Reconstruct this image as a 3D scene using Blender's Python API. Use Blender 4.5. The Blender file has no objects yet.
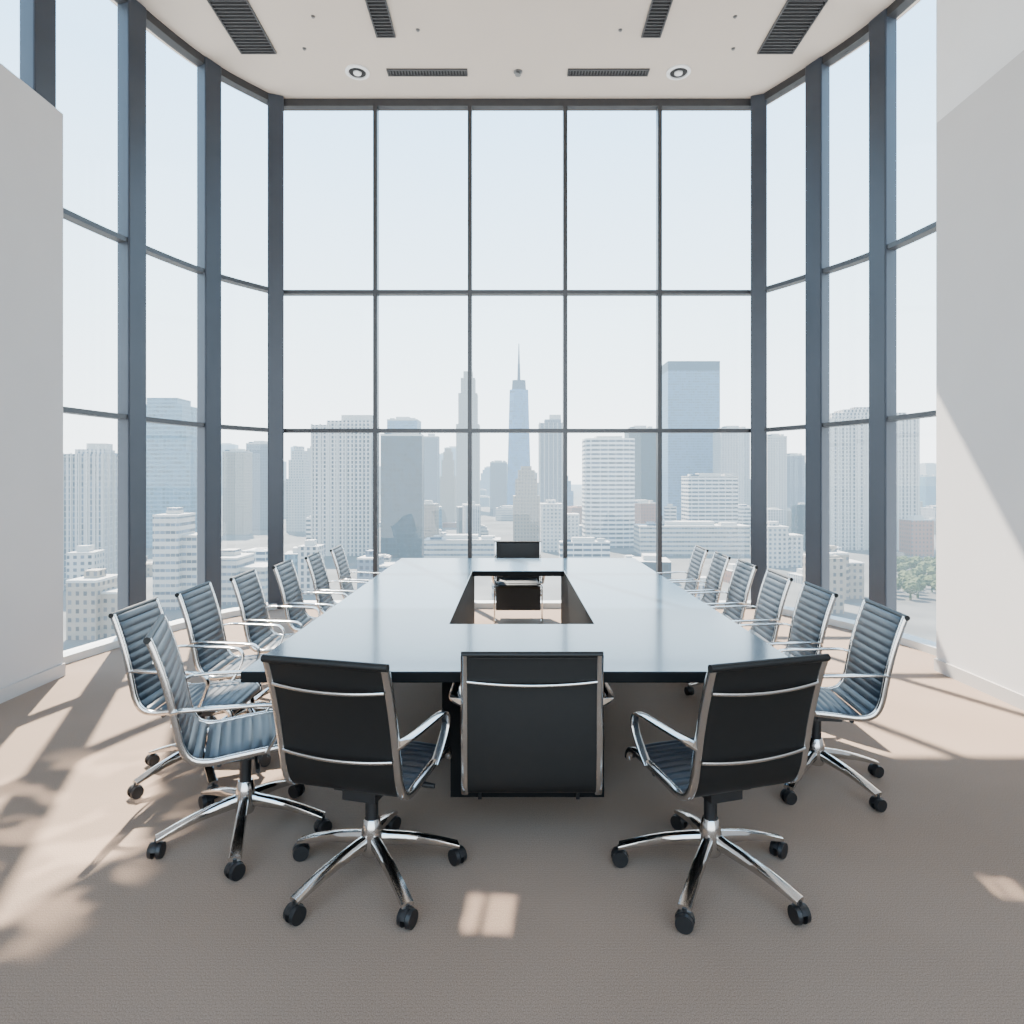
import bpy, bmesh, math, random
from mathutils import Vector, Matrix
random.seed(7)
scene = bpy.context.scene
COL = scene.collection
F = 650.0; CH = 1.6; HOR = 480.0

# ---------------------------------------------------------------- helpers
def mesh_from(name, verts, faces, mats=(), fmat=None, smooth=False):
    me = bpy.data.meshes.new(name)
    me.from_pydata([tuple(v) for v in verts], [], faces)
    for m in mats: me.materials.append(m)
    if fmat:
        for p, mi in zip(me.polygons, fmat): p.material_index = mi
    bm = bmesh.new(); bm.from_mesh(me)
    bmesh.ops.recalc_face_normals(bm, faces=bm.faces)
    bm.to_mesh(me); bm.free()
    if smooth:
        for p in me.polygons: p.use_smooth = True
    me.update()
    return me

def add(name, me, parent=None, loc=(0, 0, 0), rot=0.0, **props):
    o = bpy.data.objects.new(name, me)
    COL.objects.link(o)
    o.location = loc
    o.rotation_euler = (0, 0, rot)
    if parent: o.parent = parent
    for k, v in props.items(): o[k] = v
    return o

class MB:
    """mesh builder"""
    def __init__(s): s.v = []; s.f = []; s.m = []
    def box(s, x0, x1, y0, y1, z0, z1, m=0):
        b = len(s.v)
        s.v += [(x0,y0,z0),(x1,y0,z0),(x1,y1,z0),(x0,y1,z0),(x0,y0,z1),(x1,y0,z1),(x1,y1,z1),(x0,y1,z1)]
        for f in [(0,3,2,1),(4,5,6,7),(0,1,5,4),(1,2,6,5),(2,3,7,6),(3,0,4,7)]:
            s.f.append(tuple(b+i for i in f)); s.m.append(m)
    def loft(s, rings, m=0, cap=True, closed=True):
        b = len(s.v); n = len(rings[0])
        for r in rings: s.v += [tuple(p) for p in r]
        for i in range(len(rings)-1):
            for j in range(n if closed else n-1):
                k = (j+1) % n
                s.f.append((b+i*n+j, b+i*n+k, b+(i+1)*n+k, b+(i+1)*n+j)); s.m.append(m)
        if cap:
            s.f.append(tuple(b+j for j in range(n))[::-1]); s.m.append(m)
            e = b+(len(rings)-1)*n
            s.f.append(tuple(e+j for j in range(n))); s.m.append(m)
    def cyl(s, c0, c1, r0, r1=None, n=16, m=0):
        if r1 is None: r1 = r0
        c0 = Vector(c0); c1 = Vector(c1); t = (c1-c0).normalized()
        a = Vector((0,0,1)) if abs(t.z) < .9 else Vector((1,0,0))
        u = t.cross(a).normalized(); w = t.cross(u)
        ring = lambda c, r: [c+u*(r*math.cos(2*math.pi*i/n))+w*(r*math.sin(2*math.pi*i/n)) for i in range(n)]
        s.loft([ring(c0, r0), ring(c1, r1)], m)
    def lathe(s, prof, n=20, m=0, cx=0, cy=0):
        s.loft([[(cx+r*math.cos(2*math.pi*i/n), cy+r*math.sin(2*math.pi*i/n), z) for i in range(n)] for r, z in prof], m)
    def ribbon(s, pts, nrm, o0, o1, z0, z1, m=0):
        """solid strip following a plan curve"""
        s.loft([[(p.x+n.x*o0,p.y+n.y*o0,z0),(p.x+n.x*o1,p.y+n.y*o1,z0),(p.x+n.x*o1,p.y+n.y*o1,z1),(p.x+n.x*o0,p.y+n.y*o0,z1)] for p,n in zip(pts,nrm)], m)
    def sweep(s, pts, w, h, side=Vector((1,0,0)), m=0):
        rings = []
        n = len(pts)
        for i in range(n):
            t = (Vector(pts[min(i+1,n-1)])-Vector(pts[max(i-1,0)])).normalized()
            sd = (side - t*side.dot(t)).normalized()
            nn = t.cross(sd)
            p = Vector(pts[i])
            ring = []
            for k in range(12):
                a = 2*math.pi*k/12
                ca, sa = math.cos(a), math.sin(a)
                ex = .4
                ring.append(p + sd*(w/2*math.copysign(abs(ca)**ex, ca)) + nn*(h/2*math.copysign(abs(sa)**ex, sa)))
            rings.append(ring)
        s.loft(rings, m)
    def mesh(s, name, mats, smooth=False):
        return mesh_from(name, s.v, s.f, mats, s.m, smooth)

def spline(ctrl, step=0.01, fixed=None):
    P = [Vector(c) for c in ctrl]
    P = [P[0]*2-P[1]] + P + [P[-1]*2-P[-2]]
    out = []
    for i in range(1, len(P)-2):
        p0,p1,p2,p3 = P[i-1:i+3]
        n = fixed or max(2, int((p2-p1).length/step))
        for k in range(n):
            t = k/n
            out.append(.5*((2*p1)+(p2-p0)*t+(2*p0-5*p1+4*p2-p3)*t*t+(3*p1-p0-3*p2+p3)*t**3))
    out.append(P[-2])
    return out

def smooth_angle(me, ang=40):
    for p in me.polygons: p.use_smooth = True
    bm = bmesh.new(); bm.from_mesh(me)
    for e in bm.edges:
        if len(e.link_faces) == 2 and e.calc_face_angle(0) > math.radians(ang): e.smooth = False
    bm.to_mesh(me); bm.free()
    return me

# ---------------------------------------------------------------- materials
def principled(name, col, rough=.5, metal=0, noise=None, bump=None, spec=.5, coat=0):
    m = bpy.data.materials.new(name); m.use_nodes = True
    nt = m.node_tree; b = nt.nodes['Principled BSDF']
    b.inputs['Base Color'].default_value = (*col, 1)
    b.inputs['Roughness'].default_value = rough
    b.inputs['Metallic'].default_value = metal
    b.inputs['Specular IOR Level'].default_value = spec
    b.inputs['Coat Weight'].default_value = coat
    b.inputs['Coat Roughness'].default_value = .08
    tc = nt.nodes.new('ShaderNodeTexCoord')
    if noise:
        sc, amt = noise
        n = nt.nodes.new('ShaderNodeTexNoise'); n.inputs['Scale'].default_value = sc; n.inputs['Detail'].default_value = 4
        nt.links.new(tc.outputs['Object'], n.inputs['Vector'])
        r = nt.nodes.new('ShaderNodeMapRange')
        r.inputs['To Min'].default_value = 1-amt; r.inputs['To Max'].default_value = 1+amt
        r.inputs['From Min'].default_value = .25; r.inputs['From Max'].default_value = .75
        nt.links.new(n.outputs['Fac'], r.inputs['Value'])
        v = nt.nodes.new('ShaderNodeVectorMath'); v.operation = 'SCALE'
        v.inputs[0].default_value = col
        nt.links.new(r.outputs[0], v.inputs['Scale'])
        nt.links.new(v.outputs[0], b.inputs['Base Color'])
    if bump:
        sc, st, dist = bump
        n = nt.nodes.new('ShaderNodeTexNoise'); n.inputs['Scale'].default_value = sc; n.inputs['Detail'].default_value = 3
        nt.links.new(tc.outputs['Object'], n.inputs['Vector'])
        bp = nt.nodes.new('ShaderNodeBump'); bp.inputs['Strength'].default_value = st; bp.inputs['Distance'].default_value = dist
        nt.links.new(n.outputs['Fac'], bp.inputs['Height']); nt.links.new(bp.outputs[0], b.inputs['Normal'])
    return m

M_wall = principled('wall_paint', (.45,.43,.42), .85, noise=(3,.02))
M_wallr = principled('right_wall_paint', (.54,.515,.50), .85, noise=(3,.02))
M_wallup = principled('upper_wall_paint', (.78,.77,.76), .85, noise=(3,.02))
M_ceil = principled('ceiling_paint', (.52,.45,.385), .9, noise=(2,.02))
M_base = principled('baseboard_paint', (.42,.39,.37), .6)
M_frame = principled('window_frame_metal', (.045,.046,.050), .35, .5, noise=(8,.08))
M_sill = principled('window_sill_metal', (.48,.48,.47), .45, .2)
M_colm = principled('blue_grey_column_metal', (.030,.038,.052), .40, .25, noise=(3,.06))
M_dark = principled('dark_vent_interior', (.008,.008,.009), .7)
M_vent = principled('vent_metal', (.06,.06,.062), .5, .3)
M_white = principled('white_trim_metal', (.7,.7,.7), .4)
M_chrome = principled('polished_aluminium', (.62,.60,.58), .17, 1.0, noise=(6,.03))
M_black = principled('black_plastic', (.006,.006,.007), .45)
M_slate = principled('slate_leather', (.012,.020,.031), .38, noise=(30,.12), bump=(180,.15,.001))
M_backb = principled('black_leather_back', (.0035,.0035,.0035), .5, noise=(30,.15), bump=(200,.15,.001), spec=.35)
M_table = principled('satin_table_lacquer', (.022,.055,.090), .17, 0.0, noise=(2,.04), spec=.65, coat=.25)
M_tdark = principled('table_dark_veneer', (.003,.0035,.004), .6, noise=(10,.2), spec=.15)
M_spr = principled('sprinkler_metal', (.2,.2,.2), .4, .8)

# carpet
M_carpet = bpy.data.materials.new('carpet'); M_carpet.use_nodes = True
nt = M_carpet.node_tree; b = nt.nodes['Principled BSDF']
b.inputs['Roughness'].default_value = .95; b.inputs['Specular IOR Level'].default_value = .1
tc = nt.nodes.new('ShaderNodeTexCoord')
mp = nt.nodes.new('ShaderNodeMapping'); mp.inputs['Scale'].default_value = (1, .6, 1)
nt.links.new(tc.outputs['Object'], mp.inputs['Vector'])
n1 = nt.nodes.new('ShaderNodeTexNoise'); n1.inputs['Scale'].default_value = 330; n1.inputs['Detail'].default_value = 2
n2 = nt.nodes.new('ShaderNodeTexNoise'); n2.inputs['Scale'].default_value = 1.2; n2.inputs['Detail'].default_value = 3
nt.links.new(mp.outputs[0], n1.inputs['Vector']); nt.links.new(tc.outputs['Object'], n2.inputs['Vector'])
wv = nt.nodes.new('ShaderNodeTexWave'); wv.inputs['Scale'].default_value = 22; wv.inputs['Distortion'].default_value = 1.2; wv.bands_direction='Y'
nt.links.new(tc.outputs['Object'], wv.inputs['Vector'])
mm = nt.nodes.new('ShaderNodeMath'); mm.operation = 'MULTIPLY_ADD'; mm.inputs[1].default_value = .2
nt.links.new(n2.outputs['Fac'], mm.inputs[0]); nt.links.new(n1.outputs['Fac'], mm.inputs[2])
m3 = nt.nodes.new('ShaderNodeMath'); m3.operation = 'MULTIPLY_ADD'; m3.inputs[1].default_value = .05
nt.links.new(wv.outputs['Fac'], m3.inputs[0]); nt.links.new(mm.outputs[0], m3.inputs[2])
cr = nt.nodes.new('ShaderNodeValToRGB')
cr.color_ramp.elements[0].position = .34; cr.color_ramp.elements[0].color = (.150,.104,.076,1)
cr.color_ramp.elements[1].position = .93; cr.color_ramp.elements[1].color = (.35,.262,.202,1)
nt.links.new(m3.outputs[0], cr.inputs['Fac']); nt.links.new(cr.outputs[0], b.inputs['Base Color'])
bp = nt.nodes.new('ShaderNodeBump'); bp.inputs['Strength'].default_value = .25; bp.inputs['Distance'].default_value = .002
nt.links.new(n1.outputs['Fac'], bp.inputs['Height']); nt.links.new(bp.outputs[0], b.inputs['Normal'])

# glass
M_glass = bpy.data.materials.new('window_glass'); M_glass.use_nodes = True
nt = M_glass.node_tree; nt.nodes.clear()
out = nt.nodes.new('ShaderNodeOutputMaterial'); mx = nt.nodes.new('ShaderNodeMixShader')
tr = nt.nodes.new('ShaderNodeBsdfTransparent'); tr.inputs[0].default_value = (.98,.988,.99,1)
gl = nt.nodes.new('ShaderNodeBsdfGlossy'); gl.inputs['Roughness'].default_value = .02
lw = nt.nodes.new('ShaderNodeLayerWeight'); lw.inputs['Blend'].default_value = .5
pw = nt.nodes.new('ShaderNodeMath'); pw.operation = 'POWER'; pw.inputs[1].default_value = 4
ma = nt.nodes.new('ShaderNodeMath'); ma.operation = 'MULTIPLY_ADD'; ma.inputs[1].default_value = .5; ma.inputs[2].default_value = .02
nt.links.new(lw.outputs['Facing'], pw.inputs[0]); nt.links.new(pw.outputs[0], ma.inputs[0])
nt.links.new(ma.outputs[0], mx.inputs[0]); nt.links.new(tr.outputs[0], mx.inputs[1]); nt.links.new(gl.outputs[0], mx.inputs[2])
nt.links.new(mx.outputs[0], out.inputs['Surface'])

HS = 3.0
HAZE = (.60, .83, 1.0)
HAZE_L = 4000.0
def haze_wrap(nt, shader_out):  # paints aerial haze into the material as a glow that grows with distance
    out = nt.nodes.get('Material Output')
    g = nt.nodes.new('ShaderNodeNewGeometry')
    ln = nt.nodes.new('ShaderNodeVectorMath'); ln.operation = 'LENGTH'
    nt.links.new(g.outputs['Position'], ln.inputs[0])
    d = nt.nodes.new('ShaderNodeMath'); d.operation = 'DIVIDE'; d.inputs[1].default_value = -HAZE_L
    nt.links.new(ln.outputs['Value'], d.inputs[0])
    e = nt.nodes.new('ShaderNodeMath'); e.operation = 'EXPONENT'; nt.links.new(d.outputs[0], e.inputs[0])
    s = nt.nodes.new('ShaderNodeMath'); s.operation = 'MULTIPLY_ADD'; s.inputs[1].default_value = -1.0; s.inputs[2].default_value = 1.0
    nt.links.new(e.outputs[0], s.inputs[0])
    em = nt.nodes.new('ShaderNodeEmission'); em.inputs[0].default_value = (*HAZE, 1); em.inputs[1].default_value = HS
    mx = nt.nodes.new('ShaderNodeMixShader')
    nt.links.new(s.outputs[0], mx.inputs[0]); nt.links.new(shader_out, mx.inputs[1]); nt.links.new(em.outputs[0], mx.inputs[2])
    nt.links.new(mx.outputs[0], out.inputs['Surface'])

def facade(name, wall, glass, pu, pv, fu, fv, rough=.6):
    m = bpy.data.materials.new(name); m.use_nodes = True
    nt = m.node_tree; b = nt.nodes['Principled BSDF']; b.inputs['Roughness'].default_value = rough
    tc = nt.nodes.new('ShaderNodeTexCoord'); sp = nt.nodes.new('ShaderNodeSeparateXYZ')
    nt.links.new(tc.outputs['Object'], sp.inputs[0])
    def M(op, a, bb):
        n = nt.nodes.new('ShaderNodeMath'); n.operation = op
        for i, v in enumerate((a, bb)):
            if v is None: continue
            if isinstance(v, (int, float)): n.inputs[i].default_value = v
            else: nt.links.new(v, n.inputs[i])
        return n.outputs[0]
    u = M('ADD', sp.outputs[0], sp.outputs[1])
    mu = M('LESS_THAN', M('FRACT', M('DIVIDE', u, pu), None), fu)
    mv = M('LESS_THAN', M('FRACT', M('DIVIDE', sp.outputs[2], pv), None), fv)
    mk = M('MULTIPLY', mu, mv)
    ns = nt.nodes.new('ShaderNodeSeparateXYZ'); nt.links.new(tc.outputs['Normal'], ns.inputs[0])
    mk = M('MULTIPLY', mk, M('LESS_THAN', ns.outputs[2], .5))
    wn_ = nt.nodes.new('ShaderNodeTexWhiteNoise'); wn_.noise_dimensions='2D'
    cb = nt.nodes.new('ShaderNodeCombineXYZ')
    nt.links.new(M('FLOOR', M('DIVIDE', u, pu), None), cb.inputs[0]); nt.links.new(M('FLOOR', M('DIVIDE', sp.outputs[2], pv), None), cb.inputs[1])
    nt.links.new(cb.outputs[0], wn_.inputs['Vector'])
    sc = nt.nodes.new('ShaderNodeVectorMath'); sc.operation='SCALE'; sc.inputs[0].default_value = glass
    nt.links.new(M('ADD', M('MULTIPLY', wn_.outputs['Value'], 1.2), .4), sc.inputs['Scale'])
    mix = nt.nodes.new('ShaderNodeMix'); mix.data_type = 'RGBA'
    nt.links.new(mk, mix.inputs['Factor'])
    mix.inputs['A'].default_value = (*wall, 1); nt.links.new(sc.outputs[0], mix.inputs['B'])
    nt.links.new(mix.outputs['Result'], b.inputs['Base Color'])
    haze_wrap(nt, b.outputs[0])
    return m

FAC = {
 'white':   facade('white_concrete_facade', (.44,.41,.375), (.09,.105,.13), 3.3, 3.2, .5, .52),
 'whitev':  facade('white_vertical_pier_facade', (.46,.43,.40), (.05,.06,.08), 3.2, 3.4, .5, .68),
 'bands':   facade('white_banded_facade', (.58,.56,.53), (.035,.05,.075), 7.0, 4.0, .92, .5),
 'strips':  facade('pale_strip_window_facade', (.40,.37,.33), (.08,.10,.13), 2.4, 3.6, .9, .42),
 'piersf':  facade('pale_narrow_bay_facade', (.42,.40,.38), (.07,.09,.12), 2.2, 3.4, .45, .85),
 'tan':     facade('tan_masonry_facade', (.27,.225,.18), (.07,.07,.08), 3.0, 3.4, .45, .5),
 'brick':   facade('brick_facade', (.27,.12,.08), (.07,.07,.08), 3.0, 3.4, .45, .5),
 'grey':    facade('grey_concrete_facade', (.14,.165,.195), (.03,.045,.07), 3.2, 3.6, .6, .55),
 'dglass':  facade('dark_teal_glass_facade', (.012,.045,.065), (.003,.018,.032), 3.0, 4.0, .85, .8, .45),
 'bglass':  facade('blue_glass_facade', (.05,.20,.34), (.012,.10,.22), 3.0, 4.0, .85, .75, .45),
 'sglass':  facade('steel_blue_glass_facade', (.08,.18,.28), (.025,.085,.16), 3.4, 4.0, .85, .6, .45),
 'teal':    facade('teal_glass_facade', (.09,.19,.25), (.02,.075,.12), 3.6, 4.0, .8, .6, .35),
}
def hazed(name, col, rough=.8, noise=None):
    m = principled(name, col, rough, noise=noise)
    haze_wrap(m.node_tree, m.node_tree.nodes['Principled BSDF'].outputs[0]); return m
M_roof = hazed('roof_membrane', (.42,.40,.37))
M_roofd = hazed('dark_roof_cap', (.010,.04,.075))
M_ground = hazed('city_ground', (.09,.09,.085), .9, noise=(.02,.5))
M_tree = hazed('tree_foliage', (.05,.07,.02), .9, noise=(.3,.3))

# ---------------------------------------------------------------- room shell
ZC = 6.38
NS = 8
Lp = [(-2.97,8.17),(-3.47,7.45),(-3.80,6.5),(-4.01,5.5),(-4.12,4.4)]
Rp = [(3.10,8.17),(3.50,7.45),(3.82,6.7),(4.02,5.65)]
def curve_plan(P, sg):
    pts = spline([(x,y,0) for x,y in P], fixed=NS)
    nr = []
    for i in range(len(pts)):
        t = (pts[min(i+1,len(pts)-1)]-pts[max(i-1,0)]).normalized()
        n = Vector((t.y,-t.x,0))
        if n.x*sg < 0: n = -n
        nr.append(n)
    return pts, nr
LC, LN = curve_plan(Lp,-1); RC, RN = curve_plan(Rp,1)
YB = -1.6
outl = [p+n*.2 for p,n in zip(LC,LN)]; outr = [p+n*.2 for p,n in zip(RC,RN)]
outline = [(-4.33,YB),(4.3,YB),(4.3,5.5)]+[(p.x,p.y) for p in outr[::-1]]+[(3.2,8.42),(-3.07,8.42)]+[(p.x,p.y) for p in outl]
def slab(name, z0, z1, mat, label):
    n = len(outline)
    v = [(x,y,z0) for x,y in outline]+[(x,y,z1) for x,y in outline]
    f = [tuple(range(n))[::-1], tuple(range(n,2*n))]+[(i,(i+1)%n,n+(i+1)%n,n+i) for i in range(n)]
    return add(name, mesh_from(name, v, f, [mat]), kind='structure', label=label)
slab('floor', -.25, 0, M_carpet, 'beige-brown woven carpet floor of the boardroom')
slab('ceiling', ZC, ZC+.3, M_ceil, 'off-white painted ceiling with curved window edge')

def boxobj(name, x0,x1,y0,y1,z0,z1, mat, **p):
    mb = MB(); cx,cy = (x0+x1)/2,(y0+y1)/2
    mb.box(x0-cx,x1-cx,y0-cy,y1-cy,0,z1-z0)
    return add(name, mb.mesh(name,[mat]), loc=(cx,cy,z0), **p)
S = dict(kind='structure')
boxobj('wall_left', -3.83,-3.68,YB,5.33,0,4.6,M_wall,label='light grey partial-height partition wall beside the windows',**S)
boxobj('wall_left_outer', -4.30,-4.12,YB,4.30,0,ZC,M_wall,label='white outer wall behind the partition',**S)
boxobj('wall_right', 3.57,3.80,YB,5.47,0,4.6,M_wallr,label='light grey wall beside the windows',**S)
boxobj('wall_right_upper', 3.70,3.86,YB,5.67,4.6,ZC,M_wallup,label='white upper wall set back above a ledge',**S)
boxobj('baseboard_left', -3.68,-3.66,YB,5.33,0,.10,M_base,label='low grey baseboard',**S)
boxobj('baseboard_right', 3.55,3.57,YB,5.47,0,.10,M_base,label='low grey baseboard',**S)

# windows
T1, T2, HB = 2.22, 3.96, 6.29
wn = [0]
def window(pts, nr, jw=.026):
    wn[0] += 1
    o = pts[0].copy()
    L = [p-o for p in pts]; D=.055
    mb = MB()
    mb.ribbon(L,nr,-D-.06,D,0,.07,1); mb.ribbon(L,nr,-D,D,HB,ZC)
    for z in (T1,T2): mb.ribbon(L,nr,-D,D,z-.024,z+.024)
    for k,kk in ((0,1),(-1,-2)):
        t=(L[kk]-L[k]).normalized()*jw
        mb.ribbon([L[k],L[k]+t],[nr[k],nr[k]],-D*1.02,D*1.02,.07,HB)
    w = add('window_%d'%wn[0], mb.mesh('window_frame',[M_frame,M_sill]), loc=o, kind='structure', label='tall three-tier window with dark slim metal frame')
    g = MB(); g.ribbon(L,nr,-.006,.006,.07,HB)
    add('glass_pane', g.mesh('glass_pane',[M_glass]), parent=w, label='clear glass')
cx = [-2.97,-1.716,-.53,.669,1.855,3.10]
for a,b_ in zip(cx,cx[1:]): window([Vector((a,8.2,0)),Vector((b_,8.2,0))],[Vector((0,1,0))]*2)
for C_,N_,P_ in ((LC,LN,Lp),(RC,RN,Rp)):
    for i in range(len(P_)-1):
        window(C_[i*NS:(i+1)*NS+1],N_[i*NS:(i+1)*NS+1])
tn = [0]
def column(p, ang, w=.23, d=.30):
    tn[0] += 1
    mb = MB(); mb.box(-w/2,w/2,-d/2,d/2,0,ZC)
    me = mb.mesh('column',[M_colm])
    o = add('trim_%d'%tn[0], me, loc=(p[0],p[1],0), rot=ang, kind='structure', label='blue-grey steel window column')
    bv = o.modifiers.new('bevel','BEVEL'); bv.width=.014; bv.segments=2
for P, sg in ((Lp,1),(Rp,-1)):
    for i,p in enumerate(P):
        if i == 0: a = sg*math.radians(20)
        else:
            q0 = P[i-1]; q1 = P[min(i+1,len(P)-1)]
            a = math.atan2(q1[1]-q0[1], q1[0]-q0[0])
        column(p, a, *((.19,.26) if i==0 else (.22,.15)))

# ---------------------------------------------------------------- ceiling fittings
def vent(x0,x1,y0,y1,n, along='y'):
    o = add('ceiling_vent', None, loc=((x0+x1)/2,(y0+y1)/2,ZC), category='air vent', group='ceiling air vents',
            label='dark slotted linear air vent set in white ceiling')
    w,d = (x1-x0)/2,(y1-y0)/2; t=.015
    mb = MB()
    mb.box(-w,w,-d,-d+t,-.02,0); mb.box(-w,w,d-t,d,-.02,0); mb.box(-w,-w+t,-d+t,d-t,-.02,0); mb.box(w-t,w,-d+t,d-t,-.02,0)
    add('vent_frame', mb.mesh('vent_frame',[M_vent]), parent=o)
    pb = MB(); pb.box(-w+t,w-t,-d+t,d-t,-.004,0)
    add('vent_plenum', pb.mesh('vent_plenum',[M_dark]), parent=o)
    lb = MB()
    for i in range(n):
        if along=='y':
            y = -d+t+(i+.5)*(2*d-2*t)/n
            lb.box(-w+t,w-t,y-.006,y+.006,-.016,-.004)
        else:
            x = -w+t+(i+.5)*(2*w-2*t)/n
            lb.box(x-.006,x+.006,-d+t,d-t,-.016,-.004)
    add('louver', lb.mesh('louver',[M_vent]), parent=o)
vent(-3.03,-2.63,5.2,7.27,40); vent(2.74,3.14,5.2,7.27,40)
vent(-1.46,-1.25,5.4,7.0,32); vent(1.39,1.60,5.4,7.0,32)
vent(-1.46,-.52,7.55,7.67,26,'x'); vent(.65,1.60,7.55,7.67,26,'x')
def downlight(x,y):
    o = add('recessed_downlight', None, loc=(x,y,ZC), category='ceiling light', group='recessed ceiling downlights',
            label='round recessed downlight with white trim and dark reflector')
    mb = MB(); n=28
    mb.loft([[(r*math.cos(2*math.pi*i/n),r*math.sin(2*math.pi*i/n),z) for i in range(n)] for r,z in ((.14,0),(.14,-.015),(.105,-.02),(.10,-.004),(.10,0))])
    add('light_trim', smooth_angle(mb.mesh('light_trim',[M_white])), parent=o)
    mb = MB(); mb.lathe([(.098,-.003),(.098,-.010),(.06,-.022),(.055,-.010)],24)
    add('reflector', smooth_angle(mb.mesh('reflector',[M_dark])), parent=o)
    mb = MB(); mb.lathe([(.05,-.008),(.045,-.026),(.02,-.03)],16)
    add('lamp_lens', smooth_angle(mb.mesh('lamp_lens',[M_white])), parent=o)
downlight(-1.81,7.61); downlight(1.95,7.61)
def sprinkler(x,y,r=.03):
    o = add('sprinkler_head', None, loc=(x,y,ZC), category='sprinkler', group='ceiling sprinkler heads', label='small round metal sprinkler head on ceiling')
    mb = MB(); mb.lathe([(r*1.5,.002),(r*1.5,-.008),(r*.5,-.010),(r*.5,-r*1.0),(r,-r*1.1),(r,-r*1.2)],16)
    add('sprinkler_body', smooth_angle(mb.mesh('sprinkler_body',[M_spr])), parent=o)
sprinkler(.07,7.61,.035)
for x,y in ((-2.3,7.2),(-1.0,6.9),(1.15,6.9),(2.45,7.2),(-2.05,6.7),(2.3,6.7)): sprinkler(x,y,.014)

# ---------------------------------------------------------------- conference table
tb = add('conference_table', None, loc=(.065,4.98,0), category='table', label='large rectangular conference table with satin blue-grey top and open centre')
X0,X1,Y0,Y1 = -1.27,1.27,-2.10,2.10
hx0,hx1,hy0,hy1 = -.435,.42,-1.14,1.09
v=[];
for z in (.70,.75):
    v += [(X0,Y0,z),(X1,Y0,z),(X1,Y1,z),(X0,Y1,z),(hx0,hy0,z),(hx1,hy0,z),(hx1,hy1,z),(hx0,hy1,z)]
f=[]
for b0 in (0,8):
    for i in range(4):
        j=(i+1)%4; f.append((b0+i,b0+j,b0+4+j,b0+4+i))
for i in range(4):
    j=(i+1)%4
    f.append((i,j,8+j,8+i)); f.append((4+i,4+j,12+j,12+i))
me=mesh_from('tabletop',v,f,[M_table,M_tdark])
for p in me.polygons:
    if abs(p.normal.z)<.5 : p.material_index=1
top=add('tabletop',me,parent=tb,label='satin blue-grey top with dark edge')
bv=top.modifiers.new('bevel','BEVEL'); bv.width=.006; bv.segments=2
mb=MB()
mb.box(-.375,.40,-1.70,-1.64,0,.70); mb.box(-.36,.38,-1.64,-1.2,0,.695)
mb.box(-.47,-.438,-1.2,1.5,0,.70); mb.box(.423,.455,-1.2,1.5,0,.70); mb.box(-.47,.455,-1.22,-1.19,0,.69)
add('pedestal',mb.mesh('pedestal',[M_tdark]),parent=tb,label='black panel base')

# ---------------------------------------------------------------- office chair
PROF = [(.262,.400),(.252,.430),(.21,.452),(.08,.448),(-.05,.438),(-.14,.432),(-.205,.452),(-.240,.51),(-.260,.60),(-.280,.70),(-.308,.81),(-.345,.925),(-.360,.960)]
HW=.220
def pad(path, hw, amp=.007, base=.012, pitch=.044, rib=True, name='pad', fmat=None):
    rings=[]; s=0; n=len(path)
    cols=[-1,-.985,-.93,-.5,0,.5,.93,.985,1]
    for i,p in enumerate(path):
        p=Vector(p)
        if i: s+=(p-Vector(path[i-1])).length
        t=(Vector(path[min(i+1,n-1)])-Vector(path[max(i-1,0)])).normalized()
        nn=Vector((0,t.z,-t.y))
        r=abs(math.sin(math.pi*s/pitch))**.6 if rib else 1
        endf=min(1,(min(i,n-1-i)+.3)/3.0)
        front=[]; back=[]
        for c in cols:
            e=math.sqrt(max(0,1-abs(c)**10))
            th=(base+amp*r)*(.25+.75*e)*endf
            front.append(Vector((c*hw,p.y,p.z))+nn*th)
        for c in cols[::-1]:
            back.append(Vector((c*hw,p.y,p.z))-nn*(.006*endf))
        rings.append(front+back)
    mb=MB(); mb.loft(rings)
    nc=len(cols)*2
    k=0
    for i in range(len(rings)-1):
        for j in range(nc):
            if j>=len(cols) and j<nc-1: mb.m[k]=1
            k+=1
    return smooth_angle(mb.mesh(name,[fmat or M_slate,M_backb]),50)

path=spline([(0,a,b_) for a,b_ in PROF],.0055)
ib=next(i for i,p in enumerate(path) if p.y<-.16)
m_seat=pad(path[:ib],HW,name='seat'); m_back=pad(path[ib:],HW,name='backrest')
rail=spline([(0,a,b_) for a,b_ in PROF],.02)
def rail_mesh(sx):
    mb=MB(); mb.sweep([(sx*(HW+.012),p.y,p.z+.002) for p in rail],.026,.028)
    return smooth_angle(mb.mesh('side_rail',[M_chrome]),50)
m_rail=[rail_mesh(-1),rail_mesh(1)]
def arm_mesh(sx, hw=HW, y0=-.272,z0=.655,ox=.044):
    c=[(hw+.012,y0,z0),(hw+ox-.009,y0+.03,z0+.012),(hw+ox,y0+.10,z0+.012),(hw+ox,-.05,z0+.006),(hw+ox,.07,z0),(hw+ox,.125,z0-.012),(hw+ox-.002,.15,z0-.045),(hw+ox-.006,.145,z0-.09),(hw+.026,.115,z0-.16),(hw+.016,.085,z0-.208)]
    mb=MB(); mb.sweep([(sx*p.x,p.y,p.z) for p in spline(c,.015)],.034,.013)
    return smooth_angle(mb.mesh('armrest',[M_chrome]),50)
m_arm=[arm_mesh(-1),arm_mesh(1)]
def stretcher(z,hw=HW,y=None,bow=.014):
    if y is None:
        y=min(path[ib:],key=lambda p:abs(p.z-z)).y
    mb=MB(); pts=[((i/12*2-1)*hw,y-.014-bow*(1-(i/6-1)**2),z-.012*(1-(i/6-1)**2)) for i in range(13)]
    mb.sweep(pts,.012,.013,side=Vector((0,0,1)))
    return smooth_angle(mb.mesh('back_stretcher',[M_chrome]),50)
m_str=[stretcher(.865),stretcher(.60)]
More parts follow.
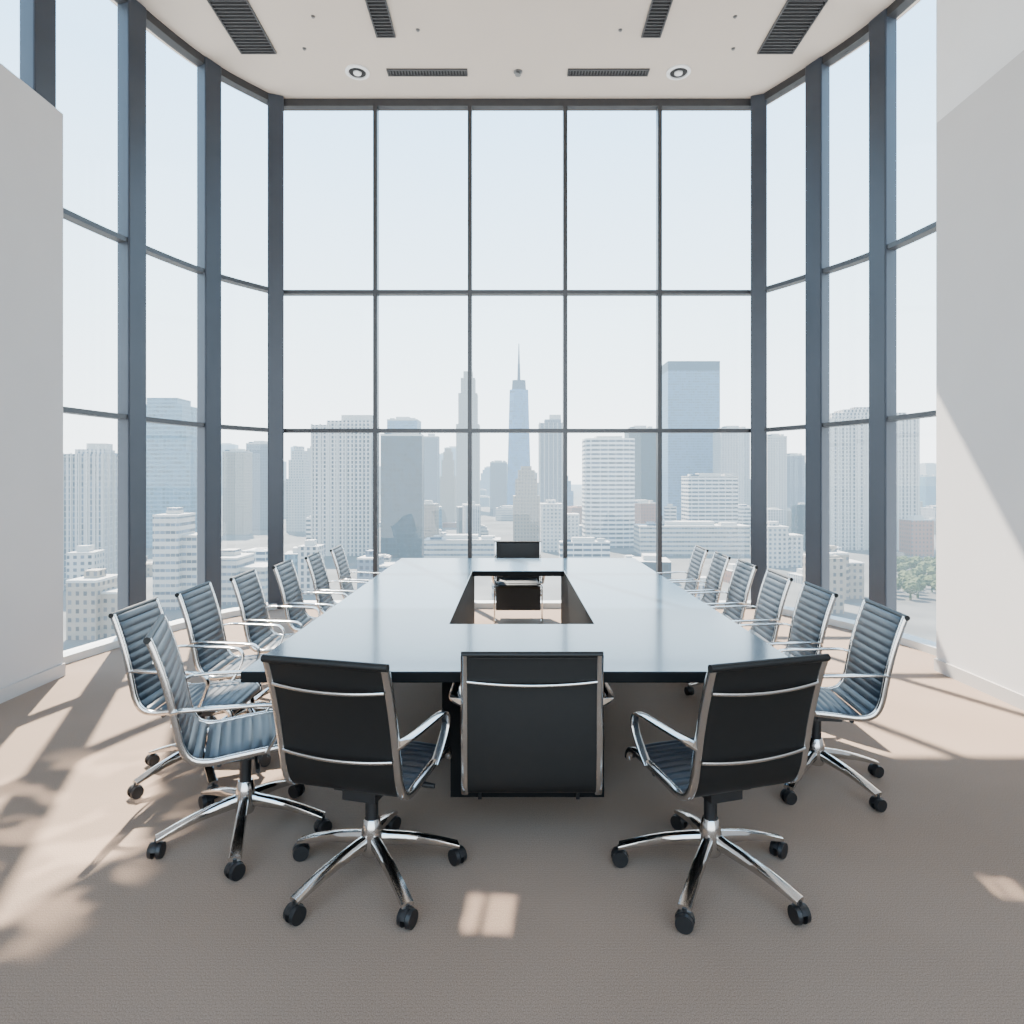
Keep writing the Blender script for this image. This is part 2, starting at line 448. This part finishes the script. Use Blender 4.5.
mb=MB(); mb.cyl((-HW-.025,-.361,.960),(HW+.025,-.361,.960),.014,n=14)
m_roll=smooth_angle(mb.mesh('top_roll',[M_backb]),50)
mb=MB()
mb.box(-.07,.07,-.11,.09,.355,.405)
mb.cyl((-.225,.06,.42),(.225,.06,.42),.010); mb.cyl((-.225,-.10,.415),(.225,-.10,.415),.010)
mb.box(-.10,-.06,-.12,.10,.395,.42); mb.box(.06,.10,-.12,.10,.395,.42)
mb.cyl((.07,.04,.38),(.23,.05,.375),.006,n=8); mb.cyl((.20,.05,.376),(.25,.05,.374),.012,.009,n=10)
m_mech=smooth_angle(mb.mesh('tilt_mechanism',[M_black]),40)
mb=MB(); mb.lathe([(.026,.225),(.026,.34),(.036,.345),(.040,.36)],20)
m_col=smooth_angle(mb.mesh('gas_column',[M_black]),40)
def star():
    mb=MB(); mb.lathe([(.030,.095),(.036,.105),(.040,.15),(.036,.20),(.029,.235),(.026,.24)],20)
    for k in range(5):
        a=2*math.pi*k/5+math.pi/2; d=Vector((math.cos(a),math.sin(a),0)); sd=Vector((-math.sin(a),math.cos(a),0))
        rings=[]
        for t in [i/8 for i in range(9)]:
            r=.022+t*(.315-.022); zt=.185-.095*t+.012*math.sin(math.pi*t); h=.060*(1-t)+.020*t; w=.017+.006*t
            c=d*r
            ring=[]
            for q in range(10):
                an=2*math.pi*q/10; ca,sa=math.cos(an),math.sin(an)
                ring.append(c+sd*(w*math.copysign(abs(ca)**.6,ca))+Vector((0,0,zt-h/2+h/2*math.copysign(abs(sa)**.6,sa))))
            rings.append(ring)
        mb.loft(rings)
    return smooth_angle(mb.mesh('star_base',[M_chrome]),45)
m_star=star()
def caster():
    mb=MB(); R=.034
    for sx in (-1,1):
        mb.cyl((sx*.010,0,R),(sx*.026,0,R),R,R*.93,n=22)
    mb.cyl((-.012,0,R),(.012,0,R),.012,n=10)
    n=10
    ro=[];
    for i in range(n+1):
        a=math.radians(10+150*i/n)
        ro.append([( sx_, math.cos(a)*rr, R+math.sin(a)*rr) for sx_,rr in ((-.009,R*.55),(.009,R*.55),(.009,R*1.06),(-.009,R*1.06))])
    mb.loft(ro)
    mb.cyl((0,-.0,R+.03),(0,0,.082),.009,n=10)
    return smooth_angle(mb.mesh('caster',[M_black]),40)
m_cast=caster()

def chair(x,y,yaw_deg,base_deg,label,bs=1.0,sc=1.0,group='conference chairs'):
    """yaw 0 = facing +y; base_deg = heading of the star base in the room"""
    o=add('office_chair',None,loc=(x,y,0),rot=math.radians(yaw_deg),category='chair',label=label,group=group)
    o.scale=(sc,sc,sc)
    add('seat',m_seat,parent=o); add('backrest',m_back,parent=o); add('top_roll',m_roll,parent=o)
    for i in (0,1):
        add('side_rail',m_rail[i],parent=o,label='polished aluminium side rail'); add('armrest',m_arm[i],parent=o,label='polished aluminium loop armrest'); add('back_stretcher',m_str[i],parent=o)
    add('tilt_mechanism',m_mech,parent=o); add('gas_column',m_col,parent=o)
    br=math.radians(base_deg-yaw_deg)
    s=add('star_base',m_star,parent=o,rot=br,label='polished five-star base'); s.scale=(bs,bs,1)
    for k in range(5):
        a=br+2*math.pi*k/5+math.pi/2
        add('caster',m_cast,parent=o,loc=(.312*bs*math.cos(a),.312*bs*math.sin(a),0),rot=random.uniform(0,6.28))
    return o
SL='slate-blue ribbed leather office chair with polished aluminium frame'
LEFT=[(-1.70,3.54),(-1.67,4.13),(-1.61,4.74),(-1.54,5.35),(-1.48,5.96),(-1.43,6.57)]
RIGHT=[(1.62,3.46),(1.60,4.12),(1.60,4.74),(1.59,5.36),(1.58,5.96),(1.57,6.57)]
for i,(x,y) in enumerate(LEFT): chair(x,y,-87,0,SL,1.12 if i==0 else 1,.95)
for i,(x,y) in enumerate(RIGHT): chair(x,y,84 if i==0 else 87,-10 if i==0 else 0,SL,1.16 if i==0 else 1,.96 if i==0 else .95)
chair(-1.21,2.95,-68,-20,'slate-blue ribbed office chair turned at the table corner',1.14)
chair(-.565,2.62,-15,-3,'black-backed office chair angled at the table end',1.12,1.0)
chair(.80,2.62,17,5,'black-backed office chair angled at the table end',1.16,1.0)

p2=spline([(0,a,b_) for a,b_ in ((-.20,.250),(-.245,.252),(-.272,.285),(-.282,.40),(-.288,.55),(-.294,.70),(-.305,.82),(-.312,.862))],.006)
ps=spline([(0,a,b_) for a,b_ in ((.20,.395),(.185,.425),(.14,.44),(0,.435),(-.26,.43))],.006)
def panel_chair(x,y,yaw,label,hw2=.285,near=False):
    o=add('office_chair',None,loc=(x,y,0),rot=math.radians(yaw),category='chair',group='conference chairs',label=label)
    add('backrest',pad(p2,hw2,rib=near,name='long_backrest',fmat=None if near else M_backb),parent=o)
    add('seat',pad(ps,hw2-.03,name='wide_seat',fmat=None if near else M_backb),parent=o)
    for sx in (-1,1):
        mb=MB(); mb.sweep([(sx*(hw2+.012),p.y,p.z) for p in p2[::3]+[p2[-1]]],.030 if near else .018,.03)
        add('side_rail',smooth_angle(mb.mesh('side_rail',[M_chrome]),50),parent=o,label='polished aluminium side rail')
        add('armrest',arm_mesh(sx,hw2,-.288,.645,.068 if near else .042),parent=o,label='polished aluminium loop armrest')
        mb=MB()
        if near:
            lx=sx*(hw2-.03)
            mb.sweep([(lx,.205,.43),(lx,.205,.2),(lx,.205,0)],.018,.018)
            mb.box(lx-.01,lx+.01,-.27,.21,.405,.43)
        else:
            lx=sx*(hw2+.010)
            mb.sweep(spline([(lx,-.27,.42),(lx,0,.43),(lx,.16,.43),(lx,.20,.40),(lx,.19,.2),(lx,.18,.04),(lx,.15,.010),(lx,.02,.008)],.02),.016,.016)
        add('leg',smooth_angle(mb.mesh('leg',[M_black if near else M_chrome]),50),parent=o)
    mb=MB(); mb.box(-hw2,hw2,-.05,.05,.405,.428)
    if not near: mb.box(-hw2+.005,hw2-.005,-.2,.14,.14,.41)
    add('seat_shell',mb.mesh('seat_shell',[M_black]),parent=o)
    add('back_stretcher',stretcher(.745,hw2,-.295),parent=o)
    mb=MB(); mb.cyl((-hw2-.025,-.313,.862),(hw2+.025,-.313,.862),.013,n=14)
    add('top_roll',smooth_angle(mb.mesh('top_roll',[M_backb])),parent=o)
panel_chair(.085,3.06,0,'black leather chair with tall plain back tucked under table end',near=True,hw2=.276)
panel_chair(.07,7.42,180,'black leather chair with metal legs at head of table',.255)

# ---------------------------------------------------------------- city
GZ=-60.0; A=CH-GZ
g=MB(); g.box(-6000,6000,60,9000,-2,0)
add('ground',g.mesh('ground',[M_ground]),loc=(0,0,GZ),kind='structure',label='hazy grey city ground far below')
placed=[]
def building(pl,pr,yt,yb,style,kind='slab',dep=1.0,yaw=0,label='',name='office_building',grp=None):
    d=F*A/(yb-HOR); w=(pr-pl)/F*d; xc=((pl+pr)/2-512)/F*d; H=A+(HOR-yt)/F*d
    D=w*dep; mb=MB()
    bw=w/2; bd=D/2
    if kind=='slab':
        mb.box(-bw,bw,-bd,bd,0,H*.985); mb.box(-bw*1.01,bw*1.01,-bd*1.01,bd*1.01,H*.985,H,1)
        mb.box(-bw*.5,bw*.4,-bd*.5,bd*.5,H,H+max(3,H*.03),1)
        if w>22:
            mb.box(bw*.5,bw*.8,-bd*.7,-bd*.2,H,H+2.5,1); mb.box(-bw*.8,-bw*.65,bd*.1,bd*.6,H,H+2,0)
            mb.box(-bw*.85,-bw*.55,-bd*.8,-bd*.5,H,H+1.6,2); mb.box(bw*.6,bw*.85,bd*.3,bd*.7,H,H+1.8,0)
    elif kind=='mech':
        mb.box(-bw,bw,-bd,bd,0,H*.965); mb.box(-bw*.75,bw*.85,-bd*.7,bd*.7,H*.965,H)
        mb.box(-bw*.2,bw*.55,-bd*.4,bd*.4,H,H+H*.035,1)
    elif kind=='wings':
        mb.box(-bw,bw*.1,-bd,bd,0,H); mb.box(bw*.1,bw,-bd*.6,bd,0,H*.78); mb.box(-bw*1.01,bw*.12,-bd*1.01,bd*1.01,H,H+1,1)
        mb.box(bw*.1,bw*1.01,-bd*.62,bd*1.01,H*.78,H*.78+.8,1); mb.box(-bw*.7,-bw*.2,-bd*.3,bd*.4,H+1,H+4,0)
    elif kind=='piers':
        mb.box(-bw,bw,-bd,bd,0,H*.965); mb.box(-bw*.55,bw*.95,-bd*.7,bd*.7,H*.965,H)
        mb.box(-bw*.1,bw*.95,-bd*.4,bd*.4,H,H+H*.045,1)
        n=max(5,int(w/6.4)); pw=w*.028
        for i in range(n+1):
            x=-bw+i*w/n; mb.box(x-pw/2,x+pw/2,-bd-1.0,-bd,0,H*.97,1)
        for i in range(4):
            y=-bd+i*D/3; mb.box(-bw-.8,-bw,y-pw/2,y+pw/2,0,H*.97,1); mb.box(bw,bw+.8,y-pw/2,y+pw/2,0,H*.97,1)
    elif kind=='step':
        for (a,z0,z1) in ((1,0,.62),(.82,.62,.84),(.62,.84,.95),(.4,.95,1.0)):
            mb.box(-bw*a,bw*a,-bd*a,bd*a,H*z0,H*z1)
    elif kind=='cap':
        mb.box(-bw,bw,-bd,bd,0,H*.94); mb.box(-bw,bw,-bd,bd,H*.94,H,2)
    elif kind=='pyramid':
        mb.box(-bw,bw,-bd,bd,0,H*.91); mb.box(-bw*.8,bw*.8,-bd*.8,bd*.8,H*.91,H*.95)
        mb.box(-bw*.5,bw*.5,-bd*.5,bd*.5,H*.95,H*.98); mb.box(-bw*.2,bw*.2,-bd*.2,bd*.2,H*.98,H*1.0)
        n=14; pw=w*.02
        for i in range(n+1):
            x=-bw+i*w/n; mb.box(x-pw/2,x+pw/2,-bd-1.0,-bd,0,H*.91,1)
    elif kind=='spire':
        def oct(a,c,z):
            return [(-a*bw+c*bw,-a*bd,z),(a*bw-c*bw,-a*bd,z),(a*bw,-a*bd+c*bd,z),(a*bw,a*bd-c*bd,z),(a*bw-c*bw,a*bd,z),(-a*bw+c*bw,a*bd,z),(-a*bw,a*bd-c*bd,z),(-a*bw,-a*bd+c*bd,z)]
        mb.loft([oct(1,.02,0),oct(1,.03,H*.2),oct(.78,.38,H*.93)])
        mb.loft([oct(.6,.2,H*.93),oct(.55,.2,H)],2)
        hs=38/F*d
        mb.cyl((0,0,H),(0,0,H+hs*.45),w*.07,w*.05,8,2); mb.cyl((0,0,H+hs*.45),(0,0,H+hs),w*.05,w*.018,6,2)
    elif kind=='round':
        n=20; rr=[]
        for z in (0,H):
            r=[]
            for i in range(n):
                a=2*math.pi*i/n; ca,sa=math.cos(a),math.sin(a)
                r.append((bw*math.copysign(abs(ca)**.45,ca),bd*math.copysign(abs(sa)**.45,sa),z))
            rr.append(r)
        mb.loft(rr); mb.box(-bw*.5,bw*.5,-bd*.5,bd*.5,H,H*1.025,1)
    o=add(name,mb.mesh(name,[FAC[style],M_roof,M_roofd]),loc=(xc,d+bd,GZ),rot=math.radians(yaw),category='building',
        label=label or 'city building seen through the windows')
    if grp: o['group']=grp
    placed.append((xc,d+bd,max(w,D)*.69,pl,pr))
    return o
B=building; T='tower_building'
B(62,98,449,590,'piersf','piers',1,10,'pale concrete apartment tower in haze',T)
B(111,190,395,548,'teal','step',.9,0,'tall teal glass tower with stepped top',T)
B(152,197,517,610,'strips','wings',.9,4,'low white concrete office block')
B(222,244,451,535,'tan','slab',1,3,'beige mid-rise tower in haze',T)
B(246,268,443,530,'grey','slab',1,0,'grey mid-rise tower in haze',T)
B(286,306,446,532,'white','step',1,0,'pale stepped tower in haze',T)
B(312,371,420,556,'whitev','piers',.6,0,'large white apartment tower with vertical window bays',T)
B(380,421,434,558,'dglass','slab',.7,3,'dark teal glass office tower',T)
B(387,417,419,520,'sglass','slab',1,0,'blue-grey tower behind the glass tower',T)
B(424,438,436,525,'grey','slab',1,0,'slim grey tower in haze',T)
B(440,455,448,522,'tan','step',1,0,'slim beige stepped tower in haze',T)
B(456,479,370,512,'tan','step',1,0,'tall art deco stepped tower in haze',T)
B(490,507,462,516,'grey','slab',1,0,'grey mid-rise tower in haze')
B(507,531,379,518,'bglass','spire',1,0,'tallest tapering blue glass tower with spire',T)
B(513,540,466,545,'tan','step',1,0,'stepped beige masonry office building')
B(540,562,419,530,'grey','piers',1,0,'grey tower with rooftop plant',T)
B(541,580,505,552,'white','wings',.7,0,'low white concrete office block')
B(585,637,438,548,'bands','round',.8,0,'white rounded tower with horizontal window bands',T)
B(629,656,428,530,'dglass','slab',1,0,'dark slab tower behind the white tower',T)
B(668,720,361,520,'sglass','cap',.8,0,'large pale blue glass tower with dark cap',T)
B(721,750,428,524,'piersf','slab',.9,0,'pale tower with window grid',T)
B(688,738,476,540,'bands','slab',.5,2,'low white banded office block')
B(768,787,436,530,'white','slab',1,0,'pale mid-rise tower in haze',T)
B(787,805,455,525,'grey','slab',1,0,'grey mid-rise tower in haze',T)
B(828,918,405,550,'whitev','pyramid',.5,-4,'big pale concrete tower with stepped crown',T)
B(912,934,520,556,'brick','slab',1,0,'small red brick building')
B(640,750,526,556,'strips','slab',.3,0,'long low white-roofed building')
B(768,806,528,568,'white','wings',.8,0,'low white-roofed city building')
B(424,500,540,566,'strips','slab',.4,0,'low white-roofed city building')
B(560,610,542,562,'bands','slab',.3,0,'low white-roofed city building')
B(66,120,583,640,'tan','wings',.8,0,'low beige flat-roofed building')
B(205,262,560,605,'strips','wings',.8,0,'low pale flat-roofed building')
B(826,868,555,600,'tan','wings',.8,0,'low beige flat-roofed building')
styles=['white','strips','tan','grey','bands','whitev','teal','brick','dglass','tan','piersf','strips']
bands=[((1700,3600),(443,488),(7,20),85),((1000,1700),(468,505),(8,24),65),((560,1000),(500,533),(9,24),85),((300,560),(545,585),(16,36),70),((215,300),(612,645),(24,46),18)]
for (dr,tr_,wr,N) in bands:
    c=0; tries=0
    while c<N and tries<4000:
        tries+=1
        d=random.uniform(*dr); yb=HOR+F*A/d
        pc=random.uniform(40,985); w=random.uniform(*wr)*.5
        yt=min(random.uniform(*tr_), yb-5)
        if len(placed)>292: break
        dp=random.uniform(.7,1.2)
        xc=(pc-512)/F*d; hw_=w/F*d; r=hw_*max(1,dp)*1.45
        if any((xc-a)**2+(d+hw_*dp-b2)**2<(r+c2)**2 for a,b2,c2,_,_ in placed): continue
        if pc>860 and 300<d<460: continue
        st=random.choice(styles if d<1000 else ['white','tan','grey','teal','sglass'])
        B(pc-w,pc+w,yt,yb,st,random.choice(['slab','slab','mech','step'] if d>560 else ['slab','wings','mech']),dp,random.choice([0,0,5,-6,12]),
          'hazy distant city building' if d>1000 else 'city building with pale facade and flat roof',grp='city skyline buildings')
        c+=1
def tree_mesh():
    bm=bmesh.new(); bmesh.ops.create_icosphere(bm,subdivisions=3,radius=3.6)
    for v_ in bm.verts:
        v_.co*=1+random.uniform(-.2,.2); v_.co.z=v_.co.z*.85+6.2
    bmesh.ops.create_cone(bm,cap_ends=True,segments=8,radius1=.6,radius2=.35,depth=4,matrix=Matrix.Translation((0,0,2)))
    me=bpy.data.meshes.new('tree'); bm.to_mesh(me); bm.free(); me.materials.append(M_tree); return me
tm=[tree_mesh() for _ in range(3)]
tpos=[]; tries=0
while len(tpos)<90 and tries<9000:
    tries+=1
    if len(tpos)<60: px=random.uniform(880,945); yb=random.uniform(568,600)
    else: px=random.uniform(580,860); yb=random.uniform(552,600)
    d=F*A/(yb-HOR); x=(px-512)/F*d
    if any((x-a)**2+(d-b2)**2<85 for a,b2 in tpos): continue
    if any((x-a)**2+(d-b2)**2<(c2*1.2+6)**2 for a,b2,c2,_,_ in placed): continue
    tpos.append((x,d))
    t=add('tree',tm[len(tpos)%3],loc=(x,d,GZ),rot=random.uniform(0,6),category='tree',group='street trees',label='leafy green street tree in haze')
    t.scale=[random.uniform(.75,1.1)]*3

# ---------------------------------------------------------------- light
w=bpy.data.worlds.new('World'); scene.world=w; w.use_nodes=True
nt=w.node_tree; bg=nt.nodes['Background']
tc=nt.nodes.new('ShaderNodeTexCoord'); sp=nt.nodes.new('ShaderNodeSeparateXYZ'); nt.links.new(tc.outputs['Generated'],sp.inputs[0])
cr=nt.nodes.new('ShaderNodeValToRGB'); e=cr.color_ramp.elements
e[0].position=0; e[0].color=(.94,.98,1.0,1)
e[1].position=1; e[1].color=(.30,.50,.82,1)
k=e.new(.22); k.color=(.70,.88,1.0,1)
k=e.new(.50); k.color=(.42,.69,.98,1)
nt.links.new(sp.outputs[2],cr.inputs['Fac']); nt.links.new(cr.outputs[0],bg.inputs['Color'])
bg.inputs['Strength'].default_value=5.4
sd=bpy.data.lights.new('sun','SUN'); sd.energy=36; sd.angle=math.radians(.7); sd.color=(1,.91,.79)
so=bpy.data.objects.new('sun',sd); COL.objects.link(so); so.location=(-10,30,40)
so.rotation_euler=Vector((.43,-1,-1.37)).to_track_quat('-Z','Y').to_euler()
# added spot lamps behind the camera; gobos shape their sunlike patches on the floor
def patch_spot(src,dst,deg,power,a=1,b=1,blend=.3,dapple=None):
    l=bpy.data.lights.new('patch_spot','SPOT'); l.energy=power; l.spot_size=math.radians(deg); l.spot_blend=blend
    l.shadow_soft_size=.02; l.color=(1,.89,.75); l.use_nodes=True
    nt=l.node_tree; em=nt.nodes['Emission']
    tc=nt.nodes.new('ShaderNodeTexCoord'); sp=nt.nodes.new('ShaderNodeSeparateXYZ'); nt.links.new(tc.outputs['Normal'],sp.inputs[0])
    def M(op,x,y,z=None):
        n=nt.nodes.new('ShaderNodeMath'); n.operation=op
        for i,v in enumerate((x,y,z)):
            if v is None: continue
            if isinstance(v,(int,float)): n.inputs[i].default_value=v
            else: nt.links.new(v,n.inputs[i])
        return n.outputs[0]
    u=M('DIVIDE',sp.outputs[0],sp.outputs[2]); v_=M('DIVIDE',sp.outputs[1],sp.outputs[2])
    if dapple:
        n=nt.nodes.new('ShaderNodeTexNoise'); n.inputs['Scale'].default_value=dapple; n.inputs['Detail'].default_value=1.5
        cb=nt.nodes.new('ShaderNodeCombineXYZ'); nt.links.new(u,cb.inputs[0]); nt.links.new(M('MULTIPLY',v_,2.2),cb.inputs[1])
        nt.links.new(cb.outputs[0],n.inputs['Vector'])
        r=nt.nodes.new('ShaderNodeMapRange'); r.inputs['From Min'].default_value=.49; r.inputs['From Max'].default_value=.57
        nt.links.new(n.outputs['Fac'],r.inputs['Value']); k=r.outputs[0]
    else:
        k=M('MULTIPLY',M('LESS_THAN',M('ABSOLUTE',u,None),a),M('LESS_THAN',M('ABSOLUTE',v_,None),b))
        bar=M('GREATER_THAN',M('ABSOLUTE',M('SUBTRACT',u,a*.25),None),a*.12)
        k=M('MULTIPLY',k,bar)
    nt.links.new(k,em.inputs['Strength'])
    o=bpy.data.objects.new('patch_spot',l); COL.objects.link(o); o.location=src
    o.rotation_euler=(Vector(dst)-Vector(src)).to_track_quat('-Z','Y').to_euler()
patch_spot((-.6,-3.0,5.0),(-.085,2.40,0),4,15000,.0120,.0095)
patch_spot((1.0,-3.0,5.0),(1.93,2.55,0),3,12000,.008,.006)
patch_spot((-1.0,-3.0,5.0),(-2.15,2.85,0),11,12000,dapple=26,blend=.6)

cam=bpy.data.cameras.new('camera'); co=bpy.data.objects.new('camera',cam); COL.objects.link(co)
co.location=(0,0,CH); co.rotation_euler=(math.pi/2,0,0)
cam.sensor_width=36; cam.lens=F/1024*36; cam.shift_y=-(512-HOR)/1024; cam.clip_end=20000; cam.clip_start=.05
scene.camera=co
